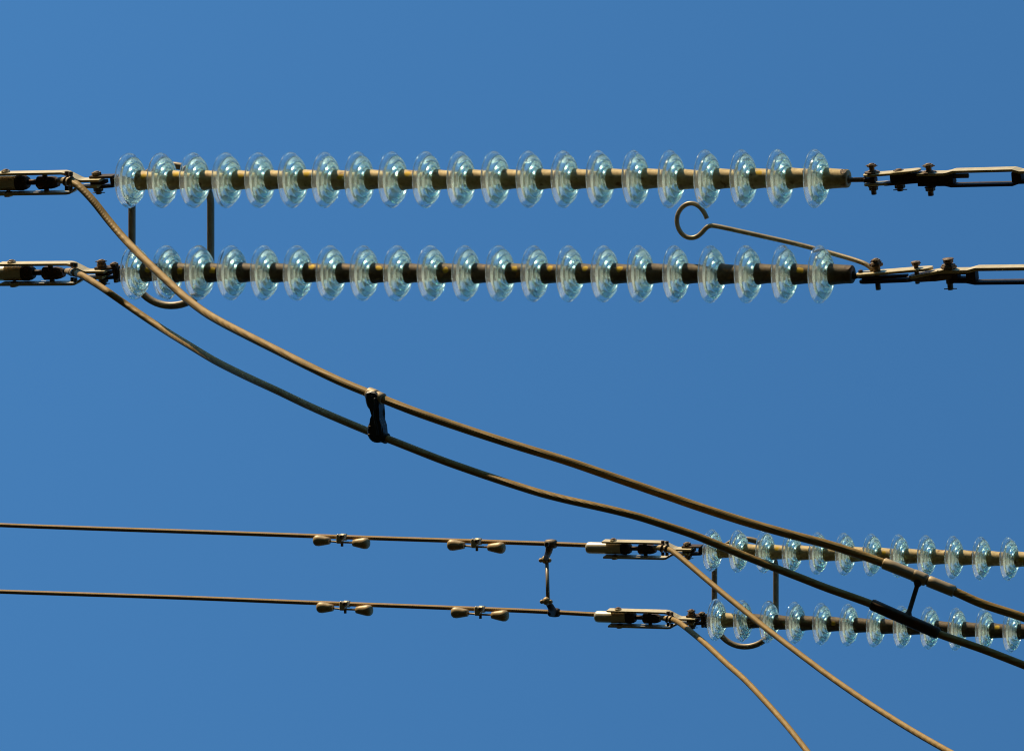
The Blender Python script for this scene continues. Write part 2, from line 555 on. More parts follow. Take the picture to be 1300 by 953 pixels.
# ------------------------------------------------------------------ dead-end clamps
def dead_end(anchor, n, label, grp, sleeve_len, two_bolts, tie=True):
    """anchor = where the clevis bolt is. Metres along x / plate normal / plate width."""
    o0 = pt(*anchor, n)
    t = thing('dead_end_clamp', label, 'cable clamp', world(o0), grp)
    kx, ky = 0.00427, 0.00372
    X = lambda px: (px - 123) * kx
    A = lambda py: (229.5 - py) * ky
    # compression sleeve
    xs = X(23.4)
    b = MB(F_FIT)
    x0 = xs - sleeve_len
    b.lathe([(x0, 0), (x0, 0.026), (x0 + 0.006, 0.033), (x0 + 0.02, 0.036), (xs - 0.006, 0.036), (xs, 0.034), (xs, 0)], (0, A(230.4), 0), 0, 36)
    sl = b.build('sleeve', M['sleeve'], t)
    b = MB(F_FIT)
    b.lathe([(xs + 0.0005, 0), (xs + 0.0005, 0.0375), (xs + 0.028, 0.0375), (xs + 0.030, 0.034), (X(33), 0.034), (X(36.5), 0.026), (X(36.5), 0)], (0, A(230.2), 0), 0, 32)
    b.build('collar', M['dark'], t)
    b = MB(F_FIT)
    b.lathe([(X(36), 0), (X(36), 0.0135), (X(50), 0.0135), (X(50), 0)], (0, A(229.8), 0), 0, 20)
    b.build('rod', M['dark'], t)
    # eye block that carries the jumper flag
    b = MB(F_FIT)
    b.lathe([(X(49), 0), (X(49), 0.028), (X(50.5), 0.033), (X(57), 0.033), (X(58.5), 0.029), (X(66), 0.031), (X(71), 0.027), (X(75), 0.020), (X(75), 0)], (0, A(230.6), 0), 0, 8, False, phase=0.4)
    b.cyl((X(58.5), A(230.6), 0), 1, -0.040, 0.041, 0.012, 6, 0.002, False)
    b.build('eye_block', M['dark'], t)
    # the two straps
    w = 0.030
    th = 0.011
    up = [(X(-2), A(216.6)), (X(87), A(216.6)), (X(91), A(217.4)), (X(106), A(225.8)), (X(110), A(226.9)), (X(133), A(226.9))]
    lo = [(X(-2), A(242.2)), (X(90), A(242.2)), (X(94), A(241.6)), (X(104), A(235.4)), (X(108), A(234.4)), (X(130), A(234.4))]
    for line in (up, lo):
        b = MB(F_FIT)
        b.ribbon(line, th, -0.056, 0.0)
        b.build('strap', M['strap'], t)
    # strap pivots
    bolt(t, X(13.5), -0.029, A(246.5), A(239.0), 0.012, 0.010)
    bolt(t, X(13.5), -0.029, A(218.0), A(211.2), 0.012, 0.010)
    b = MB(F_FIT)
    b.cyl((X(13.5), 0, -0.029), 1, A(218.6), A(212.8), 0.021, 20)
    b.build('washer', M['strap'], t)
    b = MB(F_FIT)
    b.cyl((X(13.5), 0, -0.029), 1, A(246.0), A(240.6), 0.021, 20)
    b.build('washer', M['strap'], t)
    # clevis that takes the first insulator pin
    b = MB(F_FIT)
    xa, xb, xc = X(117), X(136), X(146)
    yt, yb = A(222.2), A(238.2)
    b.prism([(xa, A(222.4)), (xc, A(222.4)), (xc, A(225.4)), (xa, A(225.4))], -0.026, 0.026)
    b.prism([(xa + 0.02, A(235.6)), (xc, A(234.0)), (xc, A(237.2)), (xa + 0.02, A(238.8))], -0.026, 0.026)
    b.prism([(X(142.5), A(225.6)), (xc + 0.001, A(225.6)), (xc + 0.001, A(233.8)), (X(142.5), A(233.8))], -0.024, 0.024)
    b.prism([(xa, A(228.3)), (X(134.5), A(228.3)), (X(134.5), A(233.2)), (xa, A(233.2))], -0.022, 0.022)
    b.cyl((0, A(229.6), 0), 0, xc, xc + 0.05, 0.017, 20)
    b.build('clevis', M['dark'], t)
    bolt(t, X(123.5), 0.0, A(246.5), A(217.5), 0.0135, 0.014, cotter=A(244.6), nutpos=A(243.0))
    if two_bolts:
        bolt(t, X(124.0), -0.004, A(222), A(213.5), 0.0125, 0.012, cotter=A(215.6))
        bolt(t, X(140.0), -0.004, A(243), A(217.2), 0.012, 0.013)
    return t


dead_end((123, 229.5), NB + DN, 'long dead-end clamp with bent straps left of the upper near string', 'dead-end clamps', 0.36, False)
dead_end((129.5, 345.0), NB - DN, 'long dead-end clamp with bent straps left of the lower near string', 'dead-end clamps', 0.36, True)
dead_end((872.5, 697.0), FB + DN, 'dead-end clamp with shiny sleeve left of the upper far string', 'dead-end clamps', 0.235, False)
dead_end((878.0, 785.0), FB - DN, 'dead-end clamp with shiny sleeve left of the lower far string', 'dead-end clamps', 0.21, True)

# ------------------------------------------------------------------ cables
def interp(tab, x):
    if x <= tab[0][0]:
        return tab[0][1]
    for (x0, v0), (x1, v1) in zip(tab, tab[1:]):
        if x <= x1:
            return v0 + (v1 - v0) * (x - x0) / (x1 - x0)
    return tab[-1][1]


def z_at(px, n):
    return n / (CB + SB * (px - CX) / FPX)


UPJ = [(88, 229.4), (94, 232.5), (103, 239), (119, 256), (138, 280), (157.7, 303), (177, 323), (196.5, 342), (216, 360), (235, 377.5), (258.6, 395.5), (282, 409.5),
       (313, 425.5), (352, 445), (390.7, 464.4), (429.5, 483), (468, 499), (524.6, 521.7), (589, 544), (654, 565), (718.5, 584.7), (783, 607),
       (848, 629.5), (893, 645), (946, 662), (999, 677), (1052, 691), (1088, 702.6), (1123, 715), (1168, 733), (1211.5, 750.4), (1247, 766), (1300, 783.5), (1390, 815), (1500, 850)]
LOJ = [(95, 345.8), (102, 348.8), (111, 353.7), (130.5, 366), (157.7, 384.8), (188.7, 406), (216, 423.6), (243, 440), (274, 458.5), (313, 478), (352, 496), (390.7, 514.5),
       (429.5, 531.5), (468, 547.5), (505, 562), (557, 582.5), (589, 594), (621.6, 605.2), (654, 615.8), (686, 625.7), (718.5, 634), (751, 641.2), (783, 648.5), (815, 657),
       (848, 667.7), (880, 678.5), (911, 691), (946, 705.5), (981.5, 719.6), (1017, 733.4), (1052, 747), (1105, 766), (1150, 786), (1194, 805), (1247, 823.6), (1300, 844), (1390, 880), (1500, 922)]
ZU = [(74, z_at(88, NB + DN) - 0.05), (100, z_at(100, NB + DN) - 0.15), (150, 20.44), (200, 20.03), (300, 19.33), (400, 18.88), (500, 18.60), (700, 18.30), (1000, 18.02), (1300, 17.78), (1500, 17.65)]


def z_upper(px):
    return interp(ZU, px)


S_R = SUN.dot(EX * CB + EN * SB)
S_U = SUN.dot(EU)
S_F = SUN.dot(-EX * SB + EN * CB)


def upper_y(px):
    return interp(UPJ, px)


UP3 = smooth_path([pz(x, y, z_upper(x)) for x, y in UPJ], 8)


def to_cam(v):
    """(right, up, forward) of a point on the line as seen by the observer"""
    return Vector((v.x * CB + v.z * SB, v.y, v.z * CB - v.x * SB))


UPC = [to_cam(v) for v in UP3]
UPX = [(v.x / v.z, v.y / v.z, v.z) for v in UPC]


def shade_z(px, py):
    """depth at which the lower jumper lies in the upper one's shadow"""
    r, u = (px - CX) / FPX, (CY - py) / FPX
    z = z_upper(px)
    for _ in range(6):
        t, zu = 0.0, z
        while t < 1.2:
            zz_ = z + S_F * t
            rr, uu = (r * z + S_R * t) / zz_, (u * z + S_U * t) / zz_
            hit = False
            for (r0, u0, z0), (r1, u1, z1) in zip(UPX, UPX[1:]):
                if r0 <= rr < r1:
                    k = (rr - r0) / (r1 - r0)
                    zu = z0 + (z1 - z0) * k
                    hit = uu >= u0 + (u1 - u0) * k
                    break
            if hit:
                break
            t += 0.002
        z = zu - S_F * t
    return z


def z_lower(px, py):
    if px < 160:
        return interp([(95, 20.72), (104, 20.57), (123, 20.44), (139, 20.35), (160, shade_z(160, interp(LOJ, 160)) - 0.065)], px)
    # drifts into the upper cable's shadow, out of it for a stretch in mid span, and back in
    return shade_z(px, py) + interp([(160, -0.065), (200, -0.055), (240, -0.028), (255, -0.012), (305, 0.012), (400, 0.016), (585, 0.012), (700, -0.034), (800, -0.075), (900, -0.034), (1015, 0.012), (1300, 0.016)], px)


rJ = 0.0166
# near jumpers
def cable(name, pts3, r, mat, label, cat, grp, seg=16, sub=6):
    o = world(pts3[0])
    P = smooth_path(pts3, sub)
    b = MB()
    b.tube([p - pts3[0] for p in P], r, seg)
    ob = b.build(name, mat, None, o)
    return tag(ob, label, cat, grp)


up_pts = [pz(x, y, z_upper(x)) for x, y in UPJ]
LOD = [(v.x, v.y) for v in smooth_path([Vector((x, y, 0)) for x, y in LOJ], 3)]
LOZ = [(x, z_lower(x, y)) for x, y in LOD]
lo_pts = [pz(x, y, interp(LOZ, x)) for x, y in LOD]
gj = 'thick looping jumper cables'
cable('jumper_cable', up_pts, 0.0178, M['jumper'], 'thick brown jumper cable from the upper near clamp, crossing the lower near string', 'cable', gj)
cable('jumper_cable', lo_pts, 0.0158, M['jumper'], 'thick jumper cable from the lower near clamp, partly in dark shadow', 'cable', gj)
FU = [(846, 695.6), (851, 698), (858, 702.5), (875, 716.5), (899, 737), (923, 757), (947, 776.4), (971, 796), (995.5, 815), (1030, 841), (1060, 863), (1110, 897), (1170, 934), (1240, 972), (1330, 1015), (1430, 1052)]
FL = [(852, 785.5), (857, 787.3), (863, 790.5), (879.7, 803.5), (899, 820), (923, 842.5), (945, 862), (968, 886), (1000, 922), (1035, 966), (1075, 1015), (1120, 1065)]
zf = lambda n, x: z_at(x, n)
fu_pts = [pz(x, y, zf(FB + DN, x) - 0.10 - 0.0052 * (x - 846)) for x, y in FU]
fl_pts = [pz(x, y, zf(FB - DN, x) - 0.10 - 0.0080 * (x - 852)) for x, y in FL]
cable('jumper_cable', fu_pts, 0.0172, M['jumper'], 'thinner looking jumper cable from the upper far clamp, crossing the lower far string', 'cable', gj)
cable('jumper_cable', fl_pts, 0.0172, M['jumper'], 'short visible jumper cable from the lower far clamp, leaving below', 'cable', gj)

# jumper terminals (lug bolted to the clamp's eye block, lashed with a strap)
def lug(tip, start, nxt, n, label, zs):
    A_, B_, C_ = pz(*tip, zs[0]), pz(*start, zs[1]), pz(*nxt, zs[2])
    t = thing('jumper_lug', label, 'cable lug', world(B_), 'jumper lugs')
    d = (B_ - A_)
    b = MB()
    P = [A_ - B_, A_ - B_ + d * 0.12, A_ - B_ + d * 0.5, d * 0.0 - d * 0.02, (C_ - B_) * 0.35]
    b.tube(P, [0.009, 0.014, 0.0175, 0.019, 0.0195], 18)
    b.build('lug_barrel', M['gasket'], t)
    dn = d.normalized()
    for k, off in enumerate((-0.30, 0.02)):
        b = MB()
        c = d * off
        rr = 0.0235
        pts = []
        e1 = Vector((-dn.y, dn.x, 0)); e2 = Vector((0, 0, 1))
        for j in range(20):
            a_ = 2 * math.pi * j / 20
            pts.append(c + e1 * (rr * math.cos(a_)) + e2 * (rr * math.sin(a_)) + dn * 0.010 * math.cos(a_))
        b.tube(pts, 0.006, 8, closed=True)
        b.cyl(tuple(c + Vector((0.004, 0.024, -0.004))), 1, 0, 0.02, 0.011, 6, 0.002, False)
        b.cyl(tuple(c + Vector((0.004, -0.046, -0.004))), 1, 0, 0.022, 0.010, 6, 0.002, False)
        b.build('lashing_clamp', M['steel'] if k else M['dark'], t)
    # bracket down to the eye block
    b = MB()
    e = Vector((0.0, 0.0, 0.055))
    b.tube([A_ - B_ - Vector((0.02, 0, -0.02)), A_ - B_ + d * 0.3 + Vector((0, 0, 0.016)), d * 0.1 + Vector((0, 0, 0.022))], 0.011, 10)
    b.build('lug_tail', M['dark'], t)
    return t


lug((74, 228.6), (89, 230.2), (97, 234.5), NB, 'small tan lug lashed to the upper near clamp', (z_at(74, NB + DN) - 0.03, z_upper(89), z_upper(97)))
lug((84, 344), (95, 345.8), (102, 348.8), NB, 'small dark lug lashed to the lower near clamp', (z_at(84, NB - DN) - 0.06, z_lower(95, 346), z_lower(102, 349)))
lug((829.5, 694.5), (846, 695.6), (851, 698), FB, 'small tan lug lashed to the upper far clamp', (z_at(830, FB + DN) - 0.04, fu_pts[0].z / 1 if False else z_at(846, FB + DN) - 0.10, z_at(851, FB + DN) - 0.12))
lug((838, 783.6), (852, 785.5), (857, 787.3), FB, 'small dark lug lashed to the lower far clamp', (z_at(838, FB - DN) - 0.03, z_at(852, FB - DN) - 0.10, z_at(857, FB - DN) - 0.12))

# far conductors
CU = [(-420, 645), (-150, 659.5), (0, 666.2), (97, 669.8), (258, 675.2), (400, 680.2), (514, 684), (668, 689), (741, 691.6), (760, 692.3)]
CL = [(-420, 734), (-150, 745), (0, 750.6), (226, 758), (388, 764.4), (514, 769), (668, 775), (744.6, 779), (764, 780)]
cu_pts = [pt(x, y, FB + DN) for x, y in CU]
cl_pts = [pt(x, y, FB - DN) for x, y in CL]
cable('conductor_cable', cu_pts, 0.0140, M['conductor'], 'upper of the two thin conductors entering from the left edge', 'cable', 'paired thin conductors')
cable('conductor_cable', cl_pts, 0.0140, M['conductor'], 'lower of the two thin conductors entering from the left edge', 'cable', 'paired thin conductors')

# ------------------------------------------------------------------ arcing rings
def ring(cx, cy, n, hw_px, top, bot, r, label, arms):
    o0 = pt(cx, cy, n)
    t = thing('arcing_ring', label, 'arcing ring', world(o0), 'arcing rings')
    pts = []
    rad = hw_px
    cyT, cyB = top + rad * 0.98, bot - rad * 0.98
    for j in range(25):                      # top arc, left to right
        a = math.pi - math.pi * j / 24
        pts.append((cx + rad * math.cos(a), cyT - rad * 0.98 * math.sin(a)))
    for j in range(1, 8):
        pts.append((cx + rad, cyT + (cyB - cyT) * j / 8))
    for j in range(25):
        a = -math.pi * j / 24
        pts.append((cx + rad * math.cos(a), cyB - rad * 0.98 * math.sin(a)))
    for j in range(1, 8):
        pts.append((cx - rad, cyB + (cyT - cyB) * j / 8))
    b = MB()
    b.tube([pt(x, y, n) - o0 for x, y in pts], r, 16, closed=True)
    b.build('ring_tube', M['ring'], t)
    for (ax, ay, an) in arms:
        b = MB()
        p1 = pt(cx - rad, ay + 6, n) - o0
        p0 = pt(ax, ay, an) - o0
        b.tube(smooth_path([p0, p0 + Vector((0.03, 0, 0.06)), p1 + Vector((-0.06, 0, -0.01)), p1], 4), 0.011, 10)
        b.build('support_arm', M['dark'], t)
    return t


ring(217.5, 299, NB + DN + 0.30, 50, 210, 388, 0.0175, 'large dark oval arcing ring behind the left ends of the near strings',
     [(141, 232, NB + DN), (147, 349, NB - DN)])
ring(946, 752, FB + DN + 0.30, 39, 684, 820.5, 0.0175, 'smaller oval arcing ring behind the left ends of the far strings',
     [(887, 699, FB + DN), (892, 788, FB - DN)])

# ------------------------------------------------------------------ pigtail horn
H = [(897.5, 277.5), (894, 270), (888.5, 263), (881, 258.7), (873, 259), (866, 263.5), (861, 271), (859.3, 280), (861, 289), (865.5, 296.5), (872, 301),
     (879, 302), (885.5, 300), (891, 295.5), (896, 290), (901, 287), (908, 287), (930, 291.5), (965, 299.3), (1010, 309.5), (1050, 320), (1080, 328.5), (1096, 334), (1103, 338), (1108, 343)]
h3 = [pt(x, y, NB - DN + interp([(850, 0.03), (1000, 0.06), (1060, 0.05), (1108, 0.0)], x)) for x, y in H]
hb = MB()
hp = smooth_path(h3, 5)
hb.tube([p - h3[-1] for p in hp], 0.0105, 14)
tag(hb.build('arcing_horn', M['horn'], None, world(h3[-1])), 'curled pigtail rod rising left from the lower right linkage', 'arcing horn')

# ------------------------------------------------------------------ right-hand linkages
def linkage(dx0, n, label, ylist, lower):
    cx, cy = dx0
    o0 = pt(cx, cy, n)
    kx, ky = 0.00382, 0.00345
    X = lambda px: (px - cx) * kx
    A = lambda py: (cy - py) * ky
    t = thing('link_plates', label, 'linkage', world(o0), 'linkages at the right string ends')
    def lens(x0, x1, w, wr=None):
        """rounded plate outline in x / width"""
        out = []
        wr = wr or w
        for j in range(9):
            a = math.pi / 2 + math.pi * j / 8
            out.append((x0 + w + w * math.cos(a), w * math.sin(a)))
        for j in range(9):
            a = -math.pi / 2 + math.pi * j / 8
            out.append((x1 - wr + wr * math.cos(a), wr * math.sin(a)))
        return out

    def tilted(x0, y0, x1, y1, w, th, mat, name, wr=None, yaw=0.0):
        d = Vector((x1 - x0, y1 - y0))
        L = d.length
        ang = math.atan2(d.y, d.x)
        ex = EX * math.cos(ang) + EP * math.sin(ang)
        ep = -EX * math.sin(ang) + EP * math.cos(ang)
        b = MB((ex, ep, EM))
        sh = (x0 * math.cos(ang) + y0 * math.sin(ang), -x0 * math.sin(ang) + y0 * math.cos(ang))
        poly = [(sh[0] + px_, pz_) for px_, pz_ in lens(0, L, w, wr)]
        b.plate(poly, sh[1] - th / 2, sh[1] + th / 2, 0.002)
        return b.build(name, mat, t)

    if not lower:
        # pin eye reaching into the last cap
        b = MB(F_FIT)
        b.lathe([(X(1062), 0), (X(1062), 0.013), (X(1078), 0.012), (X(1078.5), 0.016), (X(1081), 0.016), (X(1082), 0.0105), (X(1100), 0.0105), (X(1100), 0)], (0, A(228), 0), 0, 18)
        b.build('ball_eye', M['steel'], t)
        b = MB(F_FIT)
        b.prism([(X(1098.5), A(225.6)), (X(1112), A(225.6)), (X(1112), A(231)), (X(1098.5), A(231))], -0.02, 0.02)
        b.build('eye_lug', M['dark'], t)
        tilted(X(1097.5), A(222.2), X(1152), A(218.9), 0.030, 0.011, M['strap'], 'link_plate')
        tilted(X(1097.5), A(234.0), X(1143), A(232.0), 0.028, 0.010, M['strap'], 'link_plate')
        tilted(X(1128), A(219.6), X(1166), A(216.6), 0.030, 0.009, M['strap'], 'yoke_plate')
        tilted(X(1120), A(233.5), X(1172), A(229.5), 0.028, 0.013, M['dark'], 'yoke_plate')
        b = MB(F_FIT)
        b.prism([(X(1130), A(222.0)), (X(1166), A(219.6)), (X(1172), A(222.0)), (X(1172), A(230)), (X(1130), A(230.5))], -0.018, 0.018)
        b.build('link_core', M['dark'], t)
        bolt(t, X(1108), 0, A(247.0), A(207.6), 0.0115, 0.012, cotter=A(210.3), nutpos=A(241.5))
        bolt(t, X(1108), 0, A(224.5), A(216.5), 0.019, 0.012)
        bolt(t, X(1139.5), 0, A(243.0), A(215.2), 0.0135, 0.014, cotter=A(241.2), nutpos=A(239.5))
        fx, fy = 1166, 227
    else:
        b = MB(F_FIT)
        b.lathe([(X(1068), 0), (X(1068), 0.012), (X(1083), 0.010), (X(1086), 0.015), (X(1090), 0.009), (X(1098), 0.012), (X(1104), 0.012), (X(1104), 0)], (0, A(350.5), 0), 0, 16)
        b.cyl((X(1094), A(346), 0), 1, -0.012, 0.012, 0.010, 6, 0.002, False)
        b.build('ball_eye', M['dark'], t)
        tilted(X(1089), A(348.0), X(1181), A(340.5), 0.036, 0.012, M['strap'], 'link_plate', 0.030)
        tilted(X(1092), A(357.0), X(1160), A(354.6), 0.034, 0.012, M['dark'], 'link_plate')
        b = MB(F_FIT)
        b.prism([(X(1096), A(350.8)), (X(1150), A(348.5)), (X(1150), A(351.5)), (X(1096), A(355))], -0.015, 0.015)
        b.build('link_core', M['dark'], t)
        tilted(X(1152), A(351.5), X(1204), A(341.5), 0.036, 0.013, M['strap'], 'yoke_plate', 0.03)
        b = MB(F_FIT)
        b.prism([(X(1152), A(352.2)), (X(1165), A(351.6)), (X(1185), A(347.5)), (X(1206), A(347.5)), (X(1206), A(353.5)), (X(1185), A(356.0)), (X(1166), A(357.2)), (X(1153), A(355.4))], -0.026, 0.026, 0.004)
        b.build('yoke_block', M['steel'], t)
        bolt(t, X(1113.5), 0, A(368.0), A(327.8), 0.0115, 0.013, cotter=A(331.5), nutpos=A(338.2))
        bolt(t, X(1113.5), 0, A(346), A(332.5), 0.017, 0.014)
        bolt(t, X(1161), 0, A(360.5), A(331.8), 0.010, 0.012, cotter=A(334), nutpos=A(337.5))
        fx, fy = 1194, 349
    # turnbuckle: a thing of its own beyond the last bolt
    o1 = pt(fx, fy, n)
    s = thing('turnbuckle', 'dark frame turnbuckle at the right edge of the %s near line' % ('lower' if lower else 'upper'), 'turnbuckle', world(o1), 'turnbuckles')
    X = lambda px: (px - fx) * kx
    A = lambda py: (fy - py) * ky
    if not lower:
        b = MB(F_FIT)
        b.ribbon([(X(1167), A(220.5)), (X(1198), A(220.5)), (X(1203), A(219.6)), (X(1209), A(217.7)), (X(1278), A(217.0)), (X(1286), A(219.6)), (X(1310), A(219.6)), (X(1360), A(219.6))], 0.011, -0.030, 0.030)
        b.build('frame_bar', M['strap'], s)
        b = MB(F_FIT)
        b.ribbon([(X(1167), A(233.3)), (X(1199), A(233.6)), (X(1206), A(235.4)), (X(1277), A(235.0)), (X(1284), A(232.4)), (X(1310), A(231.8)), (X(1360), A(231.8))], 0.012, -0.026, 0.026)
        b.build('frame_bar', M['dark'], s)
        b = MB(F_FIT)
        b.prism([(X(1165), A(222.4)), (X(1200), A(222.4)), (X(1208), A(219.8)), (X(1208.5), A(233.2)), (X(1200), A(232.0)), (X(1165), A(231.5))], -0.024, 0.024)
        b.build('end_block', M['dark'], s)
        b = MB(F_FIT)
        b.prism([(X(1276.5), A(219.8)), (X(1287), A(221.6)), (X(1288), A(230.2)), (X(1276.5), A(232.8))], -0.024, 0.024)
        b.build('end_block', M['dark'], s)
        b = MB(F_FIT)
        b.prism([(X(1298), A(221.4)), (X(1360), A(221.4)), (X(1360), A(230.2)), (X(1298), A(230.2))], -0.020, 0.020)
        b.build('end_block', M['dark'], s)
        b = MB(F_FIT)
        b.cyl((0, A(224.2), 0), 0, X(1208), X(1225), 0.0105, 14)
        b.build('screw_end', M['steel'], s)
        bolt(s, X(1179), 0, A(248.6), A(208.0), 0.0125, 0.012, cotter=A(210.8), nutpos=A(242.5))
        bolt(s, X(1179), 0, A(222.0), A(217.0), 0.020, 0.010)
    else:
        b = MB(F_FIT)
        b.ribbon([(X(1193), A(343.6)), (X(1228), A(343.4)), (X(1238), A(340.6)), (X(1300), A(340.2)), (X(1390), A(339.6))], 0.014, -0.030, 0.030)
        b.build('frame_bar', M['strap'], s)
        b = MB(F_FIT)
        b.ribbon([(X(1206), A(356.0)), (X(1226), A(356.2)), (X(1236), A(358.4)), (X(1390), A(357.6))], 0.013, -0.026, 0.026)
        b.build('frame_bar', M['dark'], s)
        b = MB(F_FIT)
        b.prism([(X(1193), A(345.6)), (X(1216), A(345.6)), (X(1216), A(354.2)), (X(1206), A(354.2))], -0.024, 0.024)
        b.prism([(X(1226), A(345.4)), (X(1231), A(343.6)), (X(1237), A(342.6)), (X(1237), A(356.2)), (X(1226), A(354.4))], -0.024, 0.024)
        b.prism([(X(1215.5), A(345.6)), (X(1226.5), A(345.6)), (X(1226.5), A(347.4)), (X(1215.5), A(347.4))], -0.022, 0.022)
        b.prism([(X(1215.5), A(351.4)), (X(1226.5), A(351.4)), (X(1226.5), A(354.3)), (X(1215.5), A(354.3))], -0.022, 0.022)
        b.build('end_block', M['dark'], s)
        bolt(s, X(1204.5), 0, A(368.0), A(328.0), 0.0125, 0.013, cotter=A(366.5), nutpos=A(333.8))
        bolt(s, X(1204.5), 0, A(360), A(334.0), 0.017, 0.02)
        bolt(s, X(1204.5), 0, A(345), A(336.0), 0.020, 0.012)
    return t


linkage((1108, 228), NB + DN, 'bolted link plates right of the upper near string', None, False)
linkage((1114, 349), NB - DN, 'bolted link plates carrying the pigtail rod, right of the lower near string', None, True)

# ------------------------------------------------------------------ vibration dampers
def damper():
    t = thing('vibration_damper', 'x', 'damper', (0, 0, 0))
    k = 0.0048
    kx = 0.0052
    drop = -6.0 * k
    zc = -0.035
    for sgn, sx in ((-1, 'l'), (1, 'r')):
        b = MB()
        # bell: fat outside, slim inside
        prof = [(-9 * kx, 0), (-9 * kx, 0.016), (-8.5 * kx, 0.021), (-4 * kx, 0.026), (2 * kx, 0.032), (6 * kx, 0.0355), (9.5 * kx, 0.034), (11.6 * kx, 0.026), (12.6 * kx, 0.013), (12.8 * kx, 0)]
        tilt = 0.03
        if sgn < 0:
            prof = [(-x, r) for x, r in prof]
        b.lathe(prof, (sgn * 24.5 * kx + 0.002, drop - sgn * 0.004, zc), 0, 22)
        b.build('weight', M['weight'], t)
    b = MB()
    b.tube([Vector((-18 * kx, drop + 0.002, zc)), Vector((0, drop - 0.002, zc)), Vector((18 * kx, drop - 0.002, zc))], 0.0062, 10)
    b.build('messenger_wire', M['horn'], t)
    # clamp: hook over the conductor, keeper, bolt
    b = MB()
    b.prism([(-5.5 * kx, drop - 0.010), (-6.0 * kx, 0.008), (-4 * kx, 0.022), (-1 * kx, 0.012), (0.5 * kx, 0.004), (2.5 * kx, 0.017), (5 * kx, 0.021), (6 * kx, 0.006), (4.5 * kx, -0.010), (1.5 * kx, -0.012), (0.5 * kx, drop - 0.010)], -0.050, -0.016, 0.004)
    b.lathe([(-3.5 * kx, 0), (-3.5 * kx, 0.0215), (3.5 * kx, 0.0215), (3.5 * kx, 0)], (0, 0, 0), 0, 18)
    b.build('clamp', M['strap'], t)
    b = MB()
    b.cyl((2.2 * kx, 0.004, 0), 2, -0.062, -0.045, 0.012, 6, 0.002, False)
    b.build('bolt', M['bolt'], t)
    b = MB()
    b.cyl((1.2 * kx, drop - 0.016, zc), 1, -0.012, 0.012, 0.009, 8)
    b.build('bolt', M['bolt'], t)
    return t


dp = damper()
for i, (px, ln, nn, tab, lab) in enumerate([
        (436.5, 'u', FB + DN, CU, 'dumbbell vibration damper on the upper thin conductor, left of two'),
        (607.5, 'u', FB + DN, CU, 'dumbbell vibration damper on the upper thin conductor, nearer the spacer'),
        (440.5, 'l', FB - DN, CL, 'dumbbell vibration damper on the lower thin conductor, left of two'),
        (612.0, 'l', FB - DN, CL, 'dumbbell vibration damper on the lower thin conductor, nearer the spacer')]):
    o = dp if i == 0 else copy_tree(dp)
    p = pt(px, interp(tab, px), nn)
    o.location = world(p)
    q = pt(px + 30, interp(tab, px + 30), nn)
    a = math.atan2((q - p).y, (q - p).x)
    # follow the slope of the wire (turn about the depth axis)
    o.rotation_mode = 'QUATERNION'
    from mathutils import Quaternion
    o.rotation_quaternion = Quaternion(EN, -a if EX.cross(EU).dot(EN) < 0 else a)
    tag(o, lab, 'damper', 'dumbbell dampers on the thin conductors')

# ------------------------------------------------------------------ conductor spacer (far)
o0 = pt(699, 690, FB + DN)
t = thing('bundle_spacer', 'slim jointed spacer bar between the two thin conductors', 'spacer', world(o0))
Q = lambda x, y, n=FB: pt(x, y, n) - o0
def knuckle(c, r, extra):
    b = MB()
    b.sphere(tuple(c), r)
    for dx, dy, dz, rr in extra:
        b.sphere((c.x + dx, c.y + dy, c.z + dz), rr)
    return b
for (kx_, ky_, nn, cx_, cy_) in ((692.5, 710.0, FB + 0.06, 699.5, 690), (694.0, 762.5, FB - 0.07, 703.5, 777)):
    b = knuckle(Q(kx_, ky_, nn), 0.026, [(-0.026, -0.004, -0.012, 0.014), (0.026, -0.004, 0.0, 0.014)])
    b.build('knuckle', M['weight'], t)
    b = MB()
    cc = Q(cx_, cy_, FB + DN if cy_ < 730 else FB - DN)
    b.lathe([(-0.036, 0), (-0.036, 0.021), (-0.030, 0.026), (-0.008, 0.029), (0.010, 0.029), (0.030, 0.026), (0.036, 0.021), (0.036, 0)], tuple(cc), 0, 18)
    kk = Q(kx_, ky_, nn)
    b.tube([cc + Vector((0, 0, -0.012)), cc.lerp(kk, 0.5) + Vector((0.012, 0, -0.02)), kk], [0.026, 0.021, 0.016], 12)
    b.cyl((cc.x - 0.008, cc.y, cc.z), 2, -0.048, -0.025, 0.014, 12)
    b.build('clamp', M['steel'] if cy_ < 730 else M['dark'], t)
b = MB()
b.tube([Q(694.2, 712, FB + 0.06), Q(695.0, 735, FB), Q(695.6, 760, FB - 0.07)], 0.0115, 12)
b.build('arm', M['ring'], t)

# ------------------------------------------------------------------ black polymer spacer on the near jumpers
zz = z_upper(477)
pu = pz(477, upper_y(477), zz)
yl = interp(LOJ, 484)
pl = pz(484, yl, z_lower(484, yl))
t = thing('jumper_spacer', 'black bone-shaped spacer clamped between the two near jumper cables', 'spacer', world(pu))
dU = (pz(490, upper_y(490), z_upper(490)) - pz(464, upper_y(464), z_upper(464))).normalized()
dL = (pz(498, interp(LOJ, 498), z_lower(498, interp(LOJ, 498))) - pz(470, interp(LOJ, 470), z_lower(470, interp(LOJ, 470)))).normalized()
def sleeve_on(b, c, d, L, r, seg=20, ridge=0.0):
    pts = [c - d * L, c - d * (L - 0.004), c - d * L * 0.5, c, c + d * L * 0.5, c + d * (L - 0.004), c + d * L]
    b.tube(pts, [r * 0.86, r, r + ridge, r + ridge, r + ridge, r, r * 0.86], seg)
b = MB(); sleeve_on(b, Vector((0, 0, 0)), dU, 0.044, 0.0245); b.build('liner', M['gasket'], t)
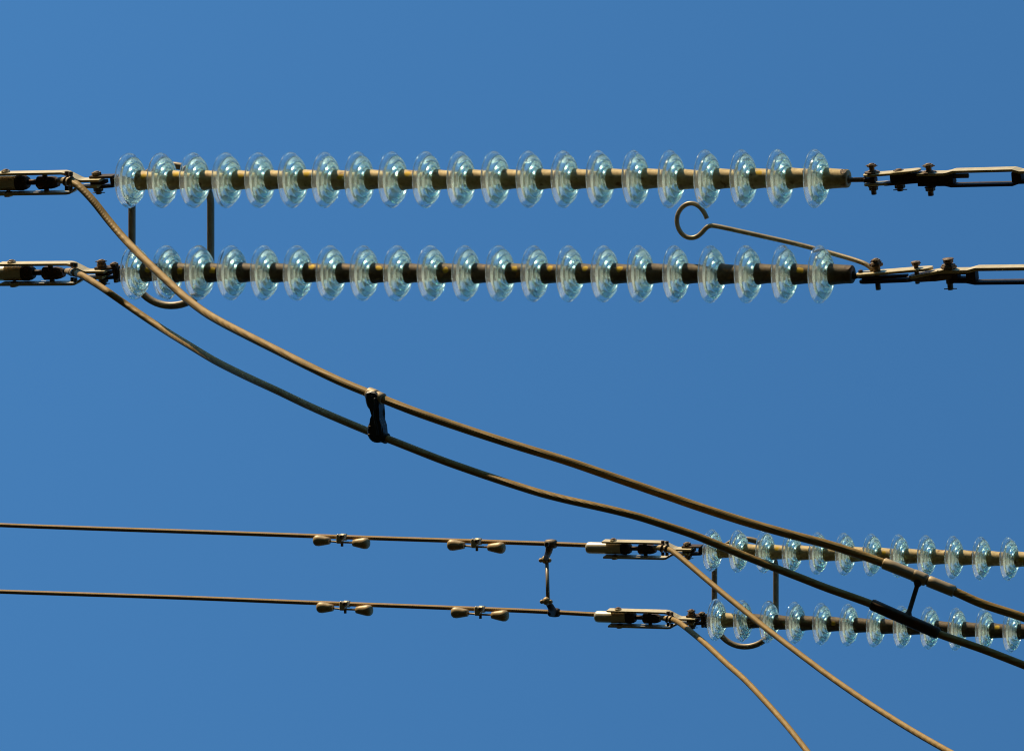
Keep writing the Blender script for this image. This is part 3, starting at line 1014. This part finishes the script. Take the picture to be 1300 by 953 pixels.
b = MB(); sleeve_on(b, pl - pu, dL, 0.034, 0.0235); b.build('liner', M['polymer'], t)
def bone(offx, w0, z0, z1):
    """outline of the bone in px around the two cables"""
    ol = [(465.0, 497.5), (464.6, 506), (466.5, 513), (470.5, 519), (476.6, 522.6), (478.6, 527.0), (476.2, 532), (471.0, 537.5), (469.0, 545), (470.2, 553.5), (475.5, 559.4),
          (483.5, 562.0), (490.5, 560.8), (494.6, 555), (494.8, 547.5), (491.8, 539), (488.8, 532), (486.0, 524), (487.2, 515), (487.6, 506), (486.5, 500.5), (481, 497.2), (473, 495.8)]
    zc = zz
    P3 = [pz(x, y, zc) - pu for x, y in ol]
    k = (pl - pu).z / (pl - pu).y
    return [(p.x, p.y, p.y * k * 0.9) for p in P3]
prof = bone(0, 0, 0, 0)
b = MB()
A3 = [Vector((x, y, z - 0.030)) for x, y, z in prof]
B3 = [Vector((x, y, z + 0.024)) for x, y, z in prof]
b._extrude(A3, B3, 0.007)
b.build('spacer_body', M['polymer'], t)
b = MB()
cc = pz(479.5, 524, zz) - pu
ln = [pz(x, y, zz) - pu for x, y in ((481.5, 505), (482.3, 515), (481.4, 526), (483.0, 534), (486.4, 545), (487.0, 553))]
k = (pl - pu).z / (pl - pu).y
b.tube(smooth_path([Vector((p.x, p.y, p.y * k * 0.9 - 0.031)) for p in ln], 4), 0.0065, 8)
b.build('rib', M['polymer'], t)
p1 = pz(474.5, 541.5, zz) - pu; p2 = pz(474.0, 552.0, zz) - pu
for p in (p1, p2):
    b = MB()
    b.cyl((p.x, p.y, p.y * k * 0.9), 2, -0.038, -0.026, 0.0055, 8)
    b.build('bolt', M['bolt'], t)
b = MB()
sleeve_on(b, dU * -0.016 + Vector((0, 0.0, -0.003)), dU, 0.024, 0.0275)
b.build('clamp_jaw', M['gasket'], t)

# ------------------------------------------------------------------ H-shaped spacer on the near jumpers, right
zu = z_upper(1165)
pu = pz(1167.5, upper_y(1167.5), zu)
yl = interp(LOJ, 1151)
pl = pz(1151, yl, z_lower(1151, yl))
t = thing('jumper_spacer', 'H-shaped spacer with two long sleeves on the near jumper cables, right side', 'spacer', world(pu))
def pth(tab, zfun, a, b_):
    return [pz(x, interp(tab, x), zfun(x)) for x in (a, a + (b_ - a) * .25, a + (b_ - a) * .5, a + (b_ - a) * .75, b_)]
zl = lambda x: interp(LOZ, x)
for nm, tab, zfun, a, b_, mt in (('u', UPJ, z_upper, 1121, 1177, 'gasket'), ('u', UPJ, z_upper, 1178, 1212, 'gasket'), ('l', LOJ, zl, 1106, 1192, 'dark')):
    P = [p - pu for p in pth(tab, zfun, a, b_)]
    b = MB()
    P = [P[0], P[0].lerp(P[1], 0.1)] + P[1:4] + [P[4].lerp(P[3], 0.1), P[4]]
    b.tube(P, [0.019, 0.0235, 0.0235, 0.0235, 0.0235, 0.0235, 0.0195], 20)
    if nm == 'l':
        b.tube([p + Vector((0, 0.010, -0.012)) for p in P[1:-1]], 0.014, 10)
    b.build('sleeve', M[mt], t)
b = MB()
b.tube([Vector((0, 0, 0)), (pl - pu) * 0.12, (pl - pu) * 0.22, (pl - pu) * 0.8, (pl - pu) * 0.9, pl - pu], [0.024, 0.020, 0.0095, 0.0095, 0.017, 0.022], 12)
b.build('crossbar', M['dark'], t)
b = MB()
sleeve_on(b, Vector((0, 0, 0)) + dU * -0.0, (pz(1177, upper_y(1177), z_upper(1177)) - pz(1158, upper_y(1158), z_upper(1158))).normalized(), 0.03, 0.0255)
b.build('collar', M['gasket'], t)

# ------------------------------------------------------------------ ground far below (unseen, near-black to hold down its bounce light)
gm, (nt, N_, L_, bs, bp_, add_, col_, tc_, oi_) = metal('dark_ground', (0.010, 0.010, 0.005), (0.022, 0.019, 0.009), 1.0, 0.3, spec=0.0, bump=0.3, metallic=0.0)
bm = bmesh.new()
S_ = 3000
vs = [bm.verts.new((x * S_, y * S_, 0)) for x, y in ((-1, -1), (1, -1), (1, 1), (-1, 1))]
bm.faces.new(vs)
me = bpy.data.meshes.new('ground'); bm.to_mesh(me); bm.free(); me.materials.append(gm)
g = bpy.data.objects.new('ground', me); COL.objects.link(g)
g['kind'] = 'structure'

# ------------------------------------------------------------------ sky, sun, camera
SKY_TINT = (0.77, 1.56, 1.87)
wd = bpy.data.worlds.new('World'); scene.world = wd; wd.use_nodes = True
nt = wd.node_tree; nt.nodes.clear()
out = nt.nodes.new('ShaderNodeOutputWorld'); bg = nt.nodes.new('ShaderNodeBackground'); sky = nt.nodes.new('ShaderNodeTexSky')
sky.sky_type = 'NISHITA'; sky.sun_disc = False
sky.sun_elevation = math.asin(SUN.z)
sky.sun_rotation = math.atan2(SUN.x, SUN.y)
sky.altitude = 1500; sky.air_density = 1.0; sky.dust_density = 1.5; sky.ozone_density = 2.0
# sky darkened towards the horizon to cut the ambient fill light
geo = nt.nodes.new('ShaderNodeTexCoord'); sep = nt.nodes.new('ShaderNodeSeparateXYZ')
nt.links.new(geo.outputs['Generated'], sep.inputs[0])
ramp = nt.nodes.new('ShaderNodeMapRange'); ramp.interpolation_type = 'SMOOTHSTEP'
ramp.inputs[1].default_value = 0.0; ramp.inputs[2].default_value = 0.80
ramp.inputs[3].default_value = 0.08; ramp.inputs[4].default_value = 1.0
nt.links.new(sep.outputs['Z'], ramp.inputs[0])
tint = nt.nodes.new('ShaderNodeVectorMath'); tint.operation = 'MULTIPLY'
tint.inputs[1].default_value = SKY_TINT
nt.links.new(sky.outputs[0], tint.inputs[0])
sc2 = nt.nodes.new('ShaderNodeVectorMath'); sc2.operation = 'SCALE'
nt.links.new(tint.outputs[0], sc2.inputs[0]); nt.links.new(ramp.outputs[0], sc2.inputs['Scale'])
nt.links.new(sc2.outputs[0], bg.inputs[0]); bg.inputs[1].default_value = 0.12
nt.links.new(bg.outputs[0], out.inputs[0])

ld = bpy.data.lights.new('sun', 'SUN'); ld.energy = 5.0; ld.angle = R(0.53); ld.color = (1.0, 0.82, 0.55)
lo = bpy.data.objects.new('sun', ld); COL.objects.link(lo)
lo.rotation_mode = 'QUATERNION'; lo.rotation_quaternion = SUN.to_track_quat('Z', 'Y'); lo.location = (0, 0, 60)

cd = bpy.data.cameras.new('camera'); cam = bpy.data.objects.new('camera', cd); COL.objects.link(cam)
cam.location = CAM
Fv = -EX * SB + EN * CB
Rv = EX * CB + EN * SB
Uv = Rv.cross(Fv)
cam.rotation_mode = 'QUATERNION'
cam.rotation_quaternion = Matrix((Rv, Uv, -Fv)).transposed().to_quaternion()
cd.sensor_width = 36; cd.lens = 36 * FPX / W_PX
cd.shift_y = -(476.5 - CY) / W_PX
cd.clip_start = 0.1; cd.clip_end = 10000
scene.camera = cam
scene.view_settings.view_transform = 'Standard'
scene.view_settings.look = 'None'
scene.view_settings.exposure = 0
scene.cycles.use_denoising = True

# keep the full strength of the sun glints inside the glass
scene.cycles.sample_clamp_indirect = 0
scene.cycles.use_adaptive_sampling = False
scene.cycles.filter_width = 1.1
